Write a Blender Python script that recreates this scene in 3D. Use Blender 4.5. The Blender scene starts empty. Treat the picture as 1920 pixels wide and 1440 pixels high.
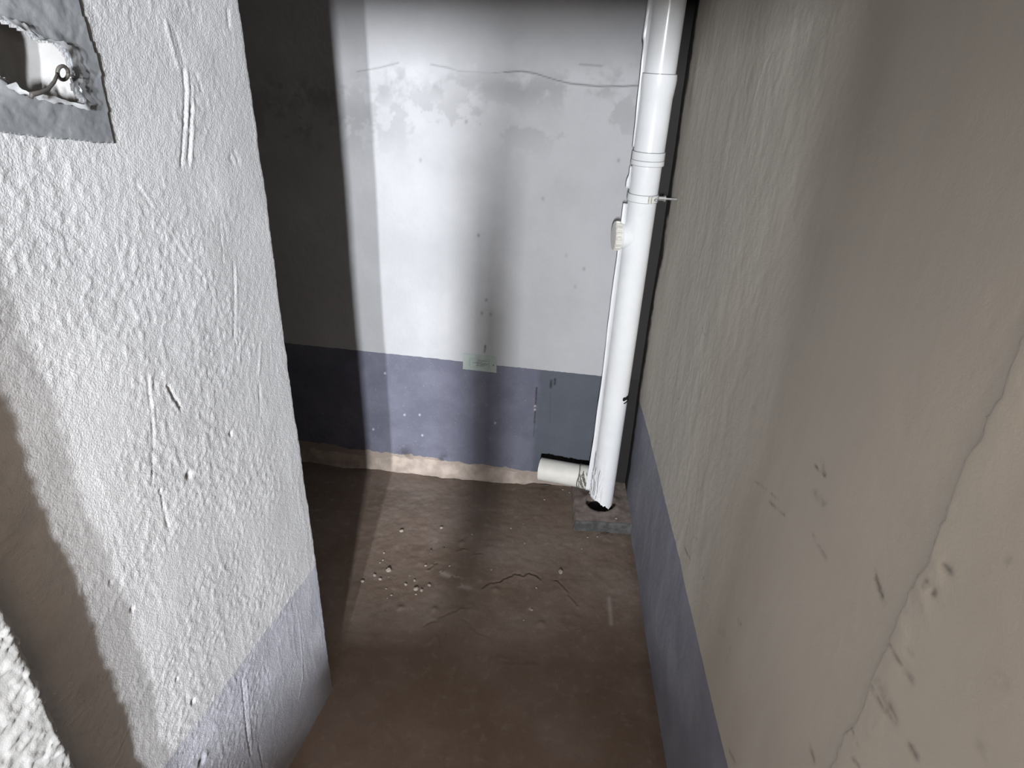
import bpy, bmesh, math, random
import numpy as np
from mathutils import Matrix, Vector

random.seed(7)
S = bpy.context.scene
COL = S.collection

# ------------------------------------------------------------------ camera, world, lights, exposure
CX, CY, FPX, EYE = 960.0, 720.0, 1200.0, 1.65
dn = np.array([861 - CX, 3018 - CY, FPX]); dn /= np.linalg.norm(dn)      # image direction of "straight down"
hx = 1041.0
hy = CY - ((hx - CX) * dn[0] + FPX * dn[2]) / dn[1]
Yc = np.array([hx - CX, hy - CY, FPX]); Yc /= np.linalg.norm(Yc)
Xc = np.cross(Yc, -dn)
R = np.array([Xc, Yc, -dn])
cam_d = bpy.data.cameras.new('camera')
cam_d.sensor_width = 36.0
cam_d.lens = FPX / 1920 * 36
cam_d.clip_start = 0.01
cam = bpy.data.objects.new('camera', cam_d)
COL.objects.link(cam)
M = Matrix.Identity(4)
for i in range(3):
    M[i][0] = R[i][0]; M[i][1] = -R[i][1]; M[i][2] = -R[i][2]
M[0][3], M[1][3], M[2][3] = 0, 0, EYE
cam.matrix_world = M
S.camera = cam

w = bpy.data.worlds.new('world'); S.world = w
w.use_nodes = True
w.node_tree.nodes['Background'].inputs['Color'].default_value = (0.55, 0.62, 0.75, 1)
w.node_tree.nodes['Background'].inputs['Strength'].default_value = 0.1

S.view_settings.view_transform = 'Standard'
S.view_settings.look = 'None'
S.view_settings.gamma = 1.0
S.view_settings.use_curve_mapping = False
S.view_settings.exposure = 0.0


def area(name, loc, size, energy, color, aim):
    l = bpy.data.lights.new(name, 'AREA')
    l.shape = 'RECTANGLE'; l.size, l.size_y = size
    l.energy = energy; l.color = color
    o = bpy.data.objects.new(name, l); COL.objects.link(o)
    o.location = loc
    o.rotation_euler = (Vector(aim) - Vector(loc)).to_track_quat('-Z', 'Y').to_euler()
    return o


WIN_Y = -2.80
A_POS, A_SIZE = (0.12, WIN_Y + 0.03, 1.96), (0.12, 0.34)
B_POS, B_SIZE = (-0.25, WIN_Y + 0.03, 1.96), (0.045, 0.34)
area('daylight_window_right', A_POS, A_SIZE, 268, (0.93, 0.96, 1.0), (-0.1, 2.2, 0.9))
area('daylight_window_left', B_POS, B_SIZE, 215, (0.93, 0.96, 1.0), (0.0, 2.2, 0.9))
area('warm_fill_light', (0.15, -0.45, 2.62), (0.4, 0.5), 6.8, (1.0, 0.58, 0.26), (0.15, -0.45, 0))  # warm fill added overhead for the brown ambient, not a known lamp


# ------------------------------------------------------------------ pixel to place
def ray(px, py):
    return R @ np.array([px - CX, py - CY, FPX])


def hit_z(px, py, z=0.0):
    r = ray(px, py); r = r * ((z - EYE) / r[2]); return np.array([r[0], r[1], r[2] + EYE])


def hit_y(px, py, y):
    r = ray(px, py); r = r * (y / r[1]); return np.array([r[0], r[1], r[2] + EYE])


def hit_line(px, py, x0, k):          # vertical plane x = x0 + k*y
    r = ray(px, py); r = r * (x0 / (r[0] - k * r[1])); return np.array([r[0], r[1], r[2] + EYE])


XR = 0.407                            # right wall
BK0, BK1 = 2.255, -0.055              # back wall  y = BK0 + BK1*x
LX0, LK = -0.7556, 0.193              # left wall  x = LX0 + LK*y


def hit_back(px, py):
    r = ray(px, py); t = BK0 / (r[1] - BK1 * r[0]); r = r * t
    return np.array([r[0], r[1], r[2] + EYE])


# ------------------------------------------------------------------ noise in numpy
def vn(x, y, scale, seed):
    rs = np.random.RandomState(seed); n = 256
    L = rs.rand(n, n)
    X = np.asarray(x) / scale + 1000.37; Y = np.asarray(y) / scale + 1000.71
    xi = np.floor(X).astype(int); yi = np.floor(Y).astype(int)
    fx = X - xi; fy = Y - yi
    fx = fx * fx * (3 - 2 * fx); fy = fy * fy * (3 - 2 * fy)
    a = L[xi % n, yi % n]; b = L[(xi + 1) % n, yi % n]; c = L[xi % n, (yi + 1) % n]; d = L[(xi + 1) % n, (yi + 1) % n]
    return (a * (1 - fx) + b * fx) * (1 - fy) + (c * (1 - fx) + d * fx) * fy - 0.5


def fbm(x, y, scale, seed, octs=4, gain=0.55):
    s = 0; a = 1
    for o in range(octs):
        s = s + a * vn(x, y, scale / 2 ** o, seed + o * 17); a *= gain
    return s


def smooth(a, b, x):
    t = np.clip((x - a) / (b - a), 0, 1); return t * t * (3 - 2 * t)


def dist_poly(U, V, pts):
    D = np.full(U.shape, 9.0)
    for (a, b) in zip(pts[:-1], pts[1:]):
        ax, ay = a; bx, by = b
        dx, dy = bx - ax, by - ay; L2 = dx * dx + dy * dy + 1e-12
        t = np.clip(((U - ax) * dx + (V - ay) * dy) / L2, 0, 1)
        D = np.minimum(D, np.hypot(U - ax - t * dx, V - ay - t * dy))
    return D


def stroke(U, V, pts, w):
    return np.exp(-(dist_poly(U, V, pts) / w) ** 2)


def lin(a, b, step):
    n = max(2, int(round(abs(b - a) / step)) + 1)
    return np.linspace(a, b, n)


def joinc(*arrs):
    out = [arrs[0]]
    for a in arrs[1:]:
        out.append(a[1:])
    return np.concatenate(out)


# ------------------------------------------------------------------ objects
def link(name, me, m=None, parent=None, smooth_=True):
    o = bpy.data.objects.new(name, me); COL.objects.link(o)
    if m is not None and not me.materials:
        me.materials.append(m)
    if smooth_ and len(me.polygons):
        me.polygons.foreach_set('use_smooth', np.ones(len(me.polygons), bool))
    if parent is not None:
        o.parent = parent
        o.matrix_parent_inverse = Matrix.Identity(4)
        if parent.matrix_basis != Matrix.Identity(4):
            o.matrix_parent_inverse = parent.matrix_basis.inverted()
    return o


def struct(o):
    o['kind'] = 'structure'; return o


def tag(o, label, cat, group=None):
    o['label'] = label; o['category'] = cat
    if group: o['group'] = group
    return o


def grid_mesh(name, P, attrs=None, keep=None, flip=False):
    """P: (n,m,3) points -> one mesh"""
    n, m = P.shape[:2]
    idx = np.arange(n * m).reshape(n, m)
    q = np.stack([idx[:-1, :-1], idx[1:, :-1], idx[1:, 1:], idx[:-1, 1:]], -1)
    if flip: q = q[..., ::-1]
    if keep is not None: q = q[keep]
    q = q.reshape(-1, 4)
    me = bpy.data.meshes.new(name)
    me.vertices.add(n * m); me.vertices.foreach_set('co', P.reshape(-1).astype(np.float32))
    me.loops.add(q.size); me.loops.foreach_set('vertex_index', q.reshape(-1).astype(np.int32))
    me.polygons.add(len(q)); me.polygons.foreach_set('loop_start', (np.arange(len(q)) * 4).astype(np.int32))
    me.update(calc_edges=True)
    for k, v in (attrs or {}).items():
        a = me.attributes.new(k, 'FLOAT', 'POINT')
        a.data.foreach_set('value', np.broadcast_to(v, (n, m)).reshape(-1).astype(np.float32))
    return me


def bm_mesh(name, bm):
    me = bpy.data.meshes.new(name); bm.to_mesh(me); bm.free(); return me


def box_bm(bm, lo, hi, bevel=0.0):
    lo, hi = Vector(lo), Vector(hi)
    mt = Matrix.Translation((lo + hi) / 2) @ Matrix.Diagonal((*(hi - lo), 1))
    r = bmesh.ops.create_cube(bm, size=1, matrix=mt)
    if bevel:
        es = list({e for v in r['verts'] for e in v.link_edges})
        bmesh.ops.bevel(bm, geom=es, offset=bevel, segments=2, affect='EDGES', profile=0.5)


def frame_for(d):
    d = Vector(d).normalized()
    u = d.orthogonal().normalized(); return u, d.cross(u)


def lathe(name, p0, d, prof, seg=48, caps=True):
    """prof: list of (distance along d, radius)"""
    p0 = Vector(p0); d = Vector(d).normalized(); u, v = frame_for(d)
    bm = bmesh.new(); rings = []
    for (t, r) in prof:
        rings.append([bm.verts.new(p0 + d * t + (u * math.cos(a) + v * math.sin(a)) * r)
                      for a in [2 * math.pi * k / seg for k in range(seg)]])
    for A, B in zip(rings[:-1], rings[1:]):
        for k in range(seg):
            bm.faces.new((A[k], A[(k + 1) % seg], B[(k + 1) % seg], B[k]))
    if caps:
        bm.faces.new(rings[0][::-1]); bm.faces.new(rings[-1])
    me = bm_mesh(name, bm)
    return me


def sharp(me, ang=35):
    me.polygons.foreach_set('use_smooth', np.ones(len(me.polygons), bool))
    me.set_sharp_from_angle(angle=math.radians(ang)); return me


def tube(name, pts, r, seg=10):
    bm = bmesh.new(); rings = []
    pts = [Vector(p) for p in pts]
    for i, p in enumerate(pts):
        d = (pts[min(i + 1, len(pts) - 1)] - pts[max(i - 1, 0)]).normalized()
        if i == 0: u = d.orthogonal().normalized()
        u = (u - d * u.dot(d)).normalized(); v = d.cross(u)
        rr = r[i] if isinstance(r, (list, tuple)) else r
        rings.append([bm.verts.new(p + (u * math.cos(a) + v * math.sin(a)) * rr)
                      for a in [2 * math.pi * k / seg for k in range(seg)]])
    for A, B in zip(rings[:-1], rings[1:]):
        for k in range(seg):
            bm.faces.new((A[k], A[(k + 1) % seg], B[(k + 1) % seg], B[k]))
    bm.faces.new(rings[0][::-1]); bm.faces.new(rings[-1])
    return bm_mesh(name, bm)


# ------------------------------------------------------------------ materials
class NT:
    def __init__(s, name):
        s.m = bpy.data.materials.new(name); s.m.use_nodes = True
        s.t = s.m.node_tree; s.b = s.t.nodes['Principled BSDF']; s.pos = None

    def n(s, kind, **kw):
        x = s.t.nodes.new(kind)
        for k, v in kw.items(): setattr(x, k, v)
        return x

    def put(s, sock, val):
        if hasattr(val, 'is_output'): s.t.links.new(val, sock)
        elif isinstance(val, tuple) and len(val) == 3 and sock.type == 'RGBA': sock.default_value = (*val, 1)
        else: sock.default_value = val

    def math(s, op, a, b=0.0, c=0.0, clamp=False):
        x = s.n('ShaderNodeMath', operation=op, use_clamp=clamp)
        s.put(x.inputs[0], a); s.put(x.inputs[1], b)
        if len(x.inputs) > 2: s.put(x.inputs[2], c)
        return x.outputs[0]

    def coord(s):
        if s.pos is None: s.pos = s.n('ShaderNodeTexCoord').outputs['Object']
        return s.pos

    def noise(s, scale, detail=4, rough=0.55, stretch=None):
        x = s.n('ShaderNodeTexNoise'); c = s.coord()
        if stretch:
            mp = s.n('ShaderNodeMapping'); s.put(mp.inputs['Vector'], c); mp.inputs['Scale'].default_value = stretch; c = mp.outputs[0]
        s.put(x.inputs['Vector'], c); x.inputs['Scale'].default_value = scale
        x.inputs['Detail'].default_value = detail; x.inputs['Roughness'].default_value = rough
        return x.outputs['Fac']

    def ramp(s, v, lo, hi):
        x = s.n('ShaderNodeMapRange', interpolation_type='SMOOTHSTEP')
        s.put(x.inputs['Value'], v); s.put(x.inputs['From Min'], lo); s.put(x.inputs['From Max'], hi)
        return x.outputs['Result']

    def mix(s, f, a, b):
        x = s.n('ShaderNodeMix', data_type='RGBA')
        s.put(x.inputs['Factor'], f); s.put(x.inputs['A'], a) if False else None
        ia = [i for i in x.inputs if i.name == 'A' and i.type == 'RGBA'][0]
        ib = [i for i in x.inputs if i.name == 'B' and i.type == 'RGBA'][0]
        s.put(ia, a); s.put(ib, b)
        return [o for o in x.outputs if o.type == 'RGBA'][0]

    def attr(s, name):
        x = s.n('ShaderNodeAttribute', attribute_name=name); return x.outputs['Fac']

    def xyz(s):
        x = s.n('ShaderNodeSeparateXYZ'); s.put(x.inputs[0], s.coord()); return x.outputs

    def bump(s, h, strength, dist):
        x = s.n('ShaderNodeBump'); x.inputs['Strength'].default_value = strength; x.inputs['Distance'].default_value = dist
        s.put(x.inputs['Height'], h); s.put(s.b.inputs['Normal'], x.outputs[0])

    def done(s, col, rough=0.8, spec=0.3):
        s.put(s.b.inputs['Base Color'], col); s.put(s.b.inputs['Roughness'], rough)
        s.b.inputs['Specular IOR Level'].default_value = spec
        return s.m


def plain(name, col, rough=0.6, spec=0.4, var=0.15, scale=30, metal=0.0, bump=0.0):
    t = NT(name)
    n = t.noise(scale, 4)
    dark = tuple(c * (1 - var) for c in col); light = tuple(min(1, c * (1 + var)) for c in col)
    t.b.inputs['Metallic'].default_value = metal
    if bump: t.bump(t.noise(scale * 8, 3), bump, 0.002)
    return t.done(t.mix(t.ramp(n, 0.3, 0.7), dark, light), rough, spec)


def paint_mat(name, upper, upper2, dado, dado2, top, tops, bot, bots, mortar, ragged=0.004, botrag=0.012,
              stretch=(1, 1, 1), bump=0.25, bscale=260, spec=0.25, speck=0.0, patch=False):
    t = NT(name); X, Y, Z = t.xyz()
    big = t.noise(3.2, 5, 0.6, stretch)
    fine = t.noise(60, 4, 0.6, stretch)
    up = t.mix(t.ramp(big, 0.35, 0.68), upper, upper2)
    up = t.mix(t.math('MULTIPLY', t.ramp(fine, 0.45, 0.8), 0.10), up, tuple(c * 0.8 for c in upper))
    dd = t.mix(t.ramp(t.noise(9, 5, 0.6), 0.35, 0.7), dado, dado2)
    if speck:
        dd = t.mix(t.math('MULTIPLY', t.ramp(t.noise(170, 2, 0.5), 0.70, 0.76), speck), dd, (0.55, 0.55, 0.60))
        dd = t.mix(t.math('MULTIPLY', t.ramp(t.noise(55, 3, 0.6, (1, 1, 2.2)), 0.62, 0.72), speck * 0.35), dd, (0.4, 0.4, 0.45))
    rag = t.math('MULTIPLY', t.math('SUBTRACT', t.noise(55, 3), 0.5), ragged * 4)
    line = t.math('ADD', t.math('MULTIPLY', X, tops), top)
    if patch: dd = t.mix(t.math('MULTIPLY', t.attr('patch'), 0.7), dd, (0.085, 0.098, 0.112))
    m = t.math('LESS_THAN', t.math('ADD', Z, rag), line)
    col = t.mix(m, up, dd)
    rag2 = t.math('MULTIPLY', t.math('SUBTRACT', t.noise(16, 4), 0.5), botrag * 4)
    bl = t.math('ADD', t.math('MULTIPLY', X, bots), bot)
    m2 = t.math('LESS_THAN', t.math('ADD', Z, rag2), bl)
    col = t.mix(m2, col, mortar)
    col = t.mix(t.attr('stain_shade'), col, (0.024, 0.021, 0.019))
    col = t.mix(t.attr('scuff'), col, (0.72, 0.72, 0.74))
    t.bump(t.math('ADD', t.noise(bscale, 4, 0.6), t.math('MULTIPLY', big, 2.0)), bump, 0.002)
    return t.done(col, t.math('SUBTRACT', 0.85, t.math('MULTIPLY', m, 0.2)), spec)


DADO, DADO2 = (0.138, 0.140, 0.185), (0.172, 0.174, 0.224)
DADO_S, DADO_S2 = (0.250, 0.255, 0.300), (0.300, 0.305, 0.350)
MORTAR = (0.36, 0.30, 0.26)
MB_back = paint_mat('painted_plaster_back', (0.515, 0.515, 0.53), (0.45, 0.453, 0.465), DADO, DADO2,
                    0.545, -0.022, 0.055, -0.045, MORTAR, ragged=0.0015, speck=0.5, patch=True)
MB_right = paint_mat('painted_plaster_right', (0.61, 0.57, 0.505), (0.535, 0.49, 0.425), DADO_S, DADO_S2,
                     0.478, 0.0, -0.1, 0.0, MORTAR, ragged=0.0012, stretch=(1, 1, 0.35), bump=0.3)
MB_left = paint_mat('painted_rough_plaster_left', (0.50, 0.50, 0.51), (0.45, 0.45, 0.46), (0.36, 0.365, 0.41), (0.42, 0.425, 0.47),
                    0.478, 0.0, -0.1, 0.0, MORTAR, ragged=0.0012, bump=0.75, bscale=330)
M_CORR = plain('bare_corridor_cement', (0.16, 0.15, 0.14), 0.85, 0.2, 0.08, 6)
M_CEIL = plain('ceiling_cement', (0.25, 0.235, 0.22), 0.9, 0.2, 0.06, 5)
M_PVC = plain('white_plastic', (0.90, 0.91, 0.92), 0.22, 0.5, 0.03, 12)
M_PVC2 = plain('ivory_plastic', (0.80, 0.78, 0.72), 0.35, 0.4, 0.06, 14)
M_LINE = plain('grey_joint', (0.30, 0.30, 0.32), 0.6, 0.3, 0.1, 40)
M_METAL = plain('zinc_metal', (0.62, 0.62, 0.60), 0.35, 0.5, 0.15, 60, metal=0.8)
M_BLACK = plain('black_tape_hole_shade', (0.012, 0.012, 0.013), 0.7, 0.3, 0.2, 40)
M_DARKGREY = plain('dark_cement', (0.085, 0.085, 0.085), 0.9, 0.2, 0.3, 45, bump=0.5)
M_HOLE = plain('broken_masonry', (0.06, 0.045, 0.038), 0.95, 0.1, 0.4, 50, bump=0.6)


def floor_material():
    t = NT('dusty_concrete')
    a = t.noise(2.6, 6, 0.6); b = t.noise(28, 5, 0.65)
    c = t.mix(t.ramp(a, 0.35, 0.7), (0.156, 0.116, 0.090), (0.216, 0.174, 0.148))
    c = t.mix(t.math('MULTIPLY', t.ramp(b, 0.5, 0.8), 0.35), c, (0.33, 0.29, 0.26))
    c = t.mix(t.math('MULTIPLY', t.ramp(t.noise(140, 3), 0.62, 0.75), 0.45), c, (0.09, 0.07, 0.06))
    c = t.mix(t.attr('stain_shade'), c, (0.030, 0.022, 0.018))
    c = t.mix(t.attr('scuff'), c, (0.42, 0.38, 0.35))
    t.bump(t.math('ADD', t.noise(190, 4, 0.6), b), 0.4, 0.003)
    return t.done(c, 0.92, 0.15)


M_FLOOR = floor_material()

# ------------------------------------------------------------------ floor
xs = joinc(lin(-1.42, -1.0, 0.03), lin(-1.0, XR + 0.02, 0.0042))
ys = joinc(lin(-2.9, 0.8, 0.06), lin(0.8, 2.36, 0.0045))
U, V = np.meshgrid(xs, ys, indexing='ij')
fl = lambda pts: [tuple(hit_z(640 + x / 4, 980 + y / 4)[:2]) for x, y in pts]
cracks = [([(1060, 495), (1090, 460), (1150, 443), (1200, 437), (1250, 405), (1310, 380), (1370, 395), (1410, 378), (1465, 390), (1490, 430)], 0.0026, 1.0),
          ([(1610, 420), (1640, 460), (1700, 520), (1770, 620)], 0.0022, 0.8),
          ([(650, 350), (680, 325), (715, 295)], 0.002, 0.7),
          ([(870, 205), (905, 190), (945, 195)], 0.002, 0.6), ([(1000, 232), (1060, 228)], 0.002, 0.6),
          ([(620, 775), (740, 705), (870, 650), (970, 630)], 0.004, 0.45), ([(905, 715), (1000, 800), (1100, 845)], 0.004, 0.35),
          ([(720, 840), (745, 930)], 0.004, 0.4), ([(1095, 1110), (1130, 1010), (1180, 985), (1280, 1020)], 0.005, 0.35),
          ([(1240, 1055), (1400, 1050), (1460, 1052)], 0.006, 0.4)]
H = 0.006 * fbm(U, V, 0.25, 3, 4) + 0.0016 * fbm(U, V, 0.02, 9, 3)
st = np.zeros_like(U); sc = np.zeros_like(U)
for pts, wd, amt in cracks:
    p = fl(pts)
    # roughen the line
    q = []
    for a, b in zip(p[:-1], p[1:]):
        for k in range(4):
            f = k / 4; q.append((a[0] + (b[0] - a[0]) * f + random.gauss(0, 0.0022), a[1] + (b[1] - a[1]) * f + random.gauss(0, 0.003)))
    q.append(p[-1])
    s = stroke(U, V, q, wd)
    H -= 0.006 * s * amt; st = np.maximum(st, s * amt ** 1.5 * 0.62 * smooth(-0.3, 0.05, fbm(U, V, 0.02, 12, 3)))
    H += 0.0025 * amt * stroke(U, V, [(x, y - 0.008) for x, y in q], 0.006)
# crumbs of damp dirt, dusty pale trails, lumps
for (x, y, wd, a) in [(350, 580, .014, .5), (1040, 1075, .01, .7)]:
    p = hit_z(960 + x / 6, 820 + y / 6); st = np.maximum(st, a * np.exp(-((U - p[0]) ** 2 + (V - p[1]) ** 2) / wd ** 2))
for x, y in [(905, 150), (445, 640), (900, 650), (700, 650), (1160, 500), (1500, 760)]:
    p = hit_z(640 + x / 4, 980 + y / 4); H += 0.006 * np.exp(-((U - p[0]) ** 2 + (V - p[1]) ** 2) / 0.011 ** 2)
for pts in ([(730, 360), (790, 390), (880, 415)], [(890, 470), (960, 490)]):
    sc = np.maximum(sc, 0.5 * stroke(U, V, fl(pts), 0.010) * (fbm(U, V, 0.02, 4, 3) > -0.05))
p = [tuple(hit_z(1142, 1120)[:2]), tuple(hit_z(1146, 1170)[:2])]
sc = np.maximum(sc, 0.45 * stroke(U, V, p, 0.006))
# darker tone along the right wall joint
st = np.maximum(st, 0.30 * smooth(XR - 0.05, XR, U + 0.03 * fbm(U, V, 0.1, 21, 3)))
floor = struct(link('floor', grid_mesh('floor', np.stack([U, V, H], -1), {'stain_shade': st, 'scuff': sc}), M_FLOOR))

# ------------------------------------------------------------------ back wall
xs = joinc(lin(-1.42, -1.02, 0.03), lin(-1.02, XR + 0.03, 0.0036))
zs = joinc(lin(-0.02, 1.95, 0.0036), lin(1.95, 2.72, 0.06))
U, V = np.meshgrid(xs, zs, indexing='ij')
H = 0.006 * fbm(U, V, 0.35, 31, 3) + 0.0008 * fbm(U, V, 0.03, 35, 3) + 0.0004 * fbm(U, V, 0.008, 38, 2)
st = np.zeros_like(U); sc = np.zeros_like(U)
bk = lambda pts, ox=420, oy=0, k=2.4: [tuple(hit_back(ox + x / k, oy + y / k)[[0, 2]]) for x, y in pts]
# hairline crack high on the wall
for pts, a in (([(600, 322), (700, 305), (785, 283)], .35), ([(930, 290), (1010, 305), (1060, 322)], .3), ([(1060, 322), (1200, 330), (1260, 325)], .35),
               ([(1260, 325), (1340, 320), (1400, 330), (1500, 362), (1560, 376), (1680, 388), (1800, 388), (1870, 384)], .62), ([(1600, 290), (1700, 296)], .4)):
    s = stroke(U, V, bk(pts), 0.0026); st = np.maximum(st, a * s); H -= 0.0015 * a * s
# dark weathered band beneath the crack
xc = (U * 0)
zc = np.interp(U[:, 0], *zip(*sorted(bk([(450, 400), (600, 390), (830, 330), (1000, 360), (1200, 360), (1400, 370), (1600, 350), (1860, 330)]))))[:, None]
band = np.exp(-((V - zc + 0.02) / 0.055) ** 2) * smooth(-0.15, 0.25, fbm(U, V, 0.12, 41, 5, 0.65) + 0.12)
low = np.exp(-((V - zc + 0.10) / 0.10) ** 2) * smooth(0.05, 0.3, fbm(U, V, 0.09, 47, 5, 0.7))
st = np.maximum(st, 0.26 * band); st = np.maximum(st, 0.18 * low)
H += 0.0015 * band
# specks, drips and dents
for x, y, a in [(1145, 1060, .5), (1620, 1210, .35), (1540, 1150, .2), (1580, 1290, .25), (1435, 895, .3), (1775, 722, .35), (1090, 548, .4), (1180, 1350, .5), (1160, 1410, .5), (1200, 1415, .4), (885, 720, .3), (345, 580, .4)]:
    p = bk([(x, y)])[0]; st = np.maximum(st, a * np.exp(-(((U - p[0]) / 0.005) ** 2 + ((V - p[1]) / 0.007) ** 2)))
bz = lambda pts: bk(pts, 520, 560, 3.0)
for pts, a, wd in (([(1170, 265), (1165, 300)], .7, .004), ([(1458, 500), (1455, 560), (1450, 640), (1446, 700)], .95, .0028), ([(1446, 700), (1440, 780)], .5, .002),
                   ([(1540, 462), (1538, 500)], .95, .0042), ([(1562, 452), (1560, 482)], .95, .0035), ([(1536, 500), (1534, 700)], .18, .002), ([(1270, 1110), (1150, 1105)], .2, .002)):
    s = stroke(U, V, bz(pts), wd); st = np.maximum(st, a * s * (0.75 + 0.5 * (fbm(U, V, 0.012, 51, 2) > -0.1)) .clip(0, 1)); H -= 0.003 * a * s
for x, y in [(720, 870), (940, 910)]:
    p = bz([(x, y)])[0]; st = np.maximum(st, 0.55 * np.exp(-(((U - p[0]) / 0.03) ** 2 + ((V - p[1]) / 0.035) ** 2)) * smooth(-0.15, 0.15, fbm(U, V, 0.03, 55, 4)))
for x, y in [(605, 420), (800, 655), (540, 735), (815, 770), (715, 655), (1225, 700), (1450, 605), (1449, 625)]:
    p = bz([(x, y)])[0]; sc = np.maximum(sc, 0.8 * np.exp(-(((U - p[0]) / 0.0035) ** 2 + ((V - p[1]) / 0.0045) ** 2)))
# broken-out slot around the branch pipe
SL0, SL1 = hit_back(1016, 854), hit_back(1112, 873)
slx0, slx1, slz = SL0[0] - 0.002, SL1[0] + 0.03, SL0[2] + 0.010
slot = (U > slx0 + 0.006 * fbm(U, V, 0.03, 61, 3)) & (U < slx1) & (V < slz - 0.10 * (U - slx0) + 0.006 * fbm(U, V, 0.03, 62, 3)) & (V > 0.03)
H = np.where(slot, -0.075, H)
st = np.maximum(st, 0.97 * smooth(0.350, 0.364, U + 0.012 * fbm(U, V, 0.05, 66, 4)))          # pipe's shade painted near black into the corner behind it
patch = smooth(-0.006, 0.018, U - hit_back(1004, 760)[0] + 0.01 * fbm(U, V, 0.05, 64, 3))
YB = BK0 + BK1 * U - H
wall_back = struct(link('wall_back', grid_mesh('wall_back', np.stack([U, YB, V], -1), {'stain_shade': np.where(slot, 0.93, st), 'scuff': sc, 'patch': patch}), MB_back))  # recess darkness painted into the slot besides its depth

# mortar fillet where the back wall meets the floor
xs = lin(-1.40, 0.03, 0.006); ts = np.linspace(0, 1, 12)
U, V = np.meshgrid(xs, ts, indexing='ij')
n1 = fbm(U, V * 0.02, 0.12, 71, 4); n2 = fbm(U, V * 0.1, 0.03, 73, 3)
zt = 0.060 - 0.045 * U + 0.010 * n1
dep = 0.028 + 0.016 * n1
end = smooth(0.03, -0.03, U) * 0.85 + 0.15
P = np.stack([U, BK0 + BK1 * U + 0.004 - dep * V ** 1.6 * end + 0.003 * n2, (zt * (1 - V) ** 1.3) * end + 0.002 * n2 - 0.003 * V + 0.004], -1)
struct(link('trim_1', grid_mesh('trim_1', P), plain('sandy_mortar', (0.40, 0.335, 0.29), 0.95, 0.15, 0.2, 22, bump=0.6)))

# ------------------------------------------------------------------ right wall (thicker plaster coat on the near part)
ysr = joinc(lin(-2.9, 0.20, 0.08), lin(0.20, 0.60, 0.0028), lin(0.60, 2.27, 0.0042))
zs = joinc(lin(-0.02, 1.95, 0.0045), lin(1.95, 2.72, 0.06))
U, V = np.meshgrid(ysr, zs, indexing='ij')
H = 0.007 * fbm(U, V, 0.5, 81, 3) + 0.0010 * fbm(U, V * 0.5, 0.04, 85, 4) + 0.0005 * fbm(U, V, 0.010, 87, 2)
edge = 0.514 + 0.009 * fbm(V * 0 + 3, V, 0.05, 90, 6, 0.75)
coat = smooth(edge + 0.003, edge - 0.003, U)
lump = np.exp(-((U - edge + 0.02) / 0.02) ** 2) * smooth(0.0, 0.3, fbm(U, V, 0.06, 93, 4))
H = H * (1 - 0.5 * coat) + coat * (0.0075 + 0.0015 * lump)
st = np.zeros_like(U); sc = np.zeros_like(U)
rw = lambda pts, ox, oy, k: [tuple(hit_line(ox + x / k, oy + y / k, XR, 0.0)[[1, 2]]) for x, y in pts]
k = 2.5717
for pts, wd, a in (([(895, 805), (940, 855)], .0016, .8), ([(925, 790), (945, 850)], .004, .35), ([(610, 880), (660, 915), (720, 970)], .0016, .55), ([(680, 980), (715, 1015), (750, 1045)], .002, .75),
                   ([(885, 930), (945, 1000)], .006, .35), ([(880, 1140), (940, 1255)], .0035, .4), ([(1165, 1325), (1205, 1440)], .004, .7), ([(262, 940), (252, 985)], .002, .6),
                   ([(282, 1040), (284, 1070)], .003, .5), ([(262, 1195), (275, 1230), (290, 1250)], .003, .85), ([(310, 1150), (325, 1160)], .003, .5), ([(352, 1335), (358, 1345)], .004, .6),
                   ([(1550, 1290), (1580, 1325)], .0025, .8), ([(1470, 1370), (1500, 1420)], .004, .6), ([(600, 520), (612, 530)], .003, .3), ([(350, 140), (366, 185)], .002, .45), ([(230, 485), (240, 480)], .002, .5)):
    st = np.maximum(st, a * stroke(U, V, rw(pts, 1180, 560, k), wd))
for pts, wd, a in (([(1160, 505), (1185, 570), (1210, 640)], .0035, .75), ([(1285, 850), (1310, 900), (1340, 945)], .0025, .6), ([(1370, 870), (1395, 900)], .003, .3), ([(1355, 975), (1390, 1020)], .004, .4),
                   ([(1190, 1050), (1240, 1140), (1300, 1215)], .003, .5), ([(1220, 1030), (1270, 1130), (1310, 1210)], .006, .35), ([(1280, 1140), (1300, 1180)], .004, .5), ([(1105, 1265), (1135, 1340)], .0022, .6),
                   ([(1110, 1395), (1140, 1435)], .003, .5), ([(1380, 1335), (1410, 1385)], .004, .65), ([(880, 1330), (895, 1400)], .004, .6), ([(1455, 560), (1500, 605)], .003, .6), ([(1475, 540), (1510, 590)], .002, .6),
                   ([(1480, 580), (1495, 600)], .004, .7), ([(535, 730), (548, 745)], .004, .5), ([(375, 645), (385, 660)], .003, .5), ([(440, 780), (475, 800)], .008, .12), ([(500, 860), (480, 920)], .005, .15),
                   ([(1800, 1000), (1840, 1020)], .006, .2), ([(1720, 1340), (1750, 1365)], .006, .3), ([(1560, 470), (1580, 495)], .004, .6), ([(1855, 450), (1870, 440)], .003, .3), ([(490, 1360), (515, 1410)], .004, .45)):
    st = np.maximum(st, a * stroke(U, V, rw(pts, 1180, 880, k), wd))
    H -= 0.0012 * a * stroke(U, V, rw(pts, 1180, 880, k), wd)
st *= 0.85 * (0.30 + 1.5 * (fbm(U, V, 0.009, 97, 4) + 0.25)).clip(0, 1)
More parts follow.
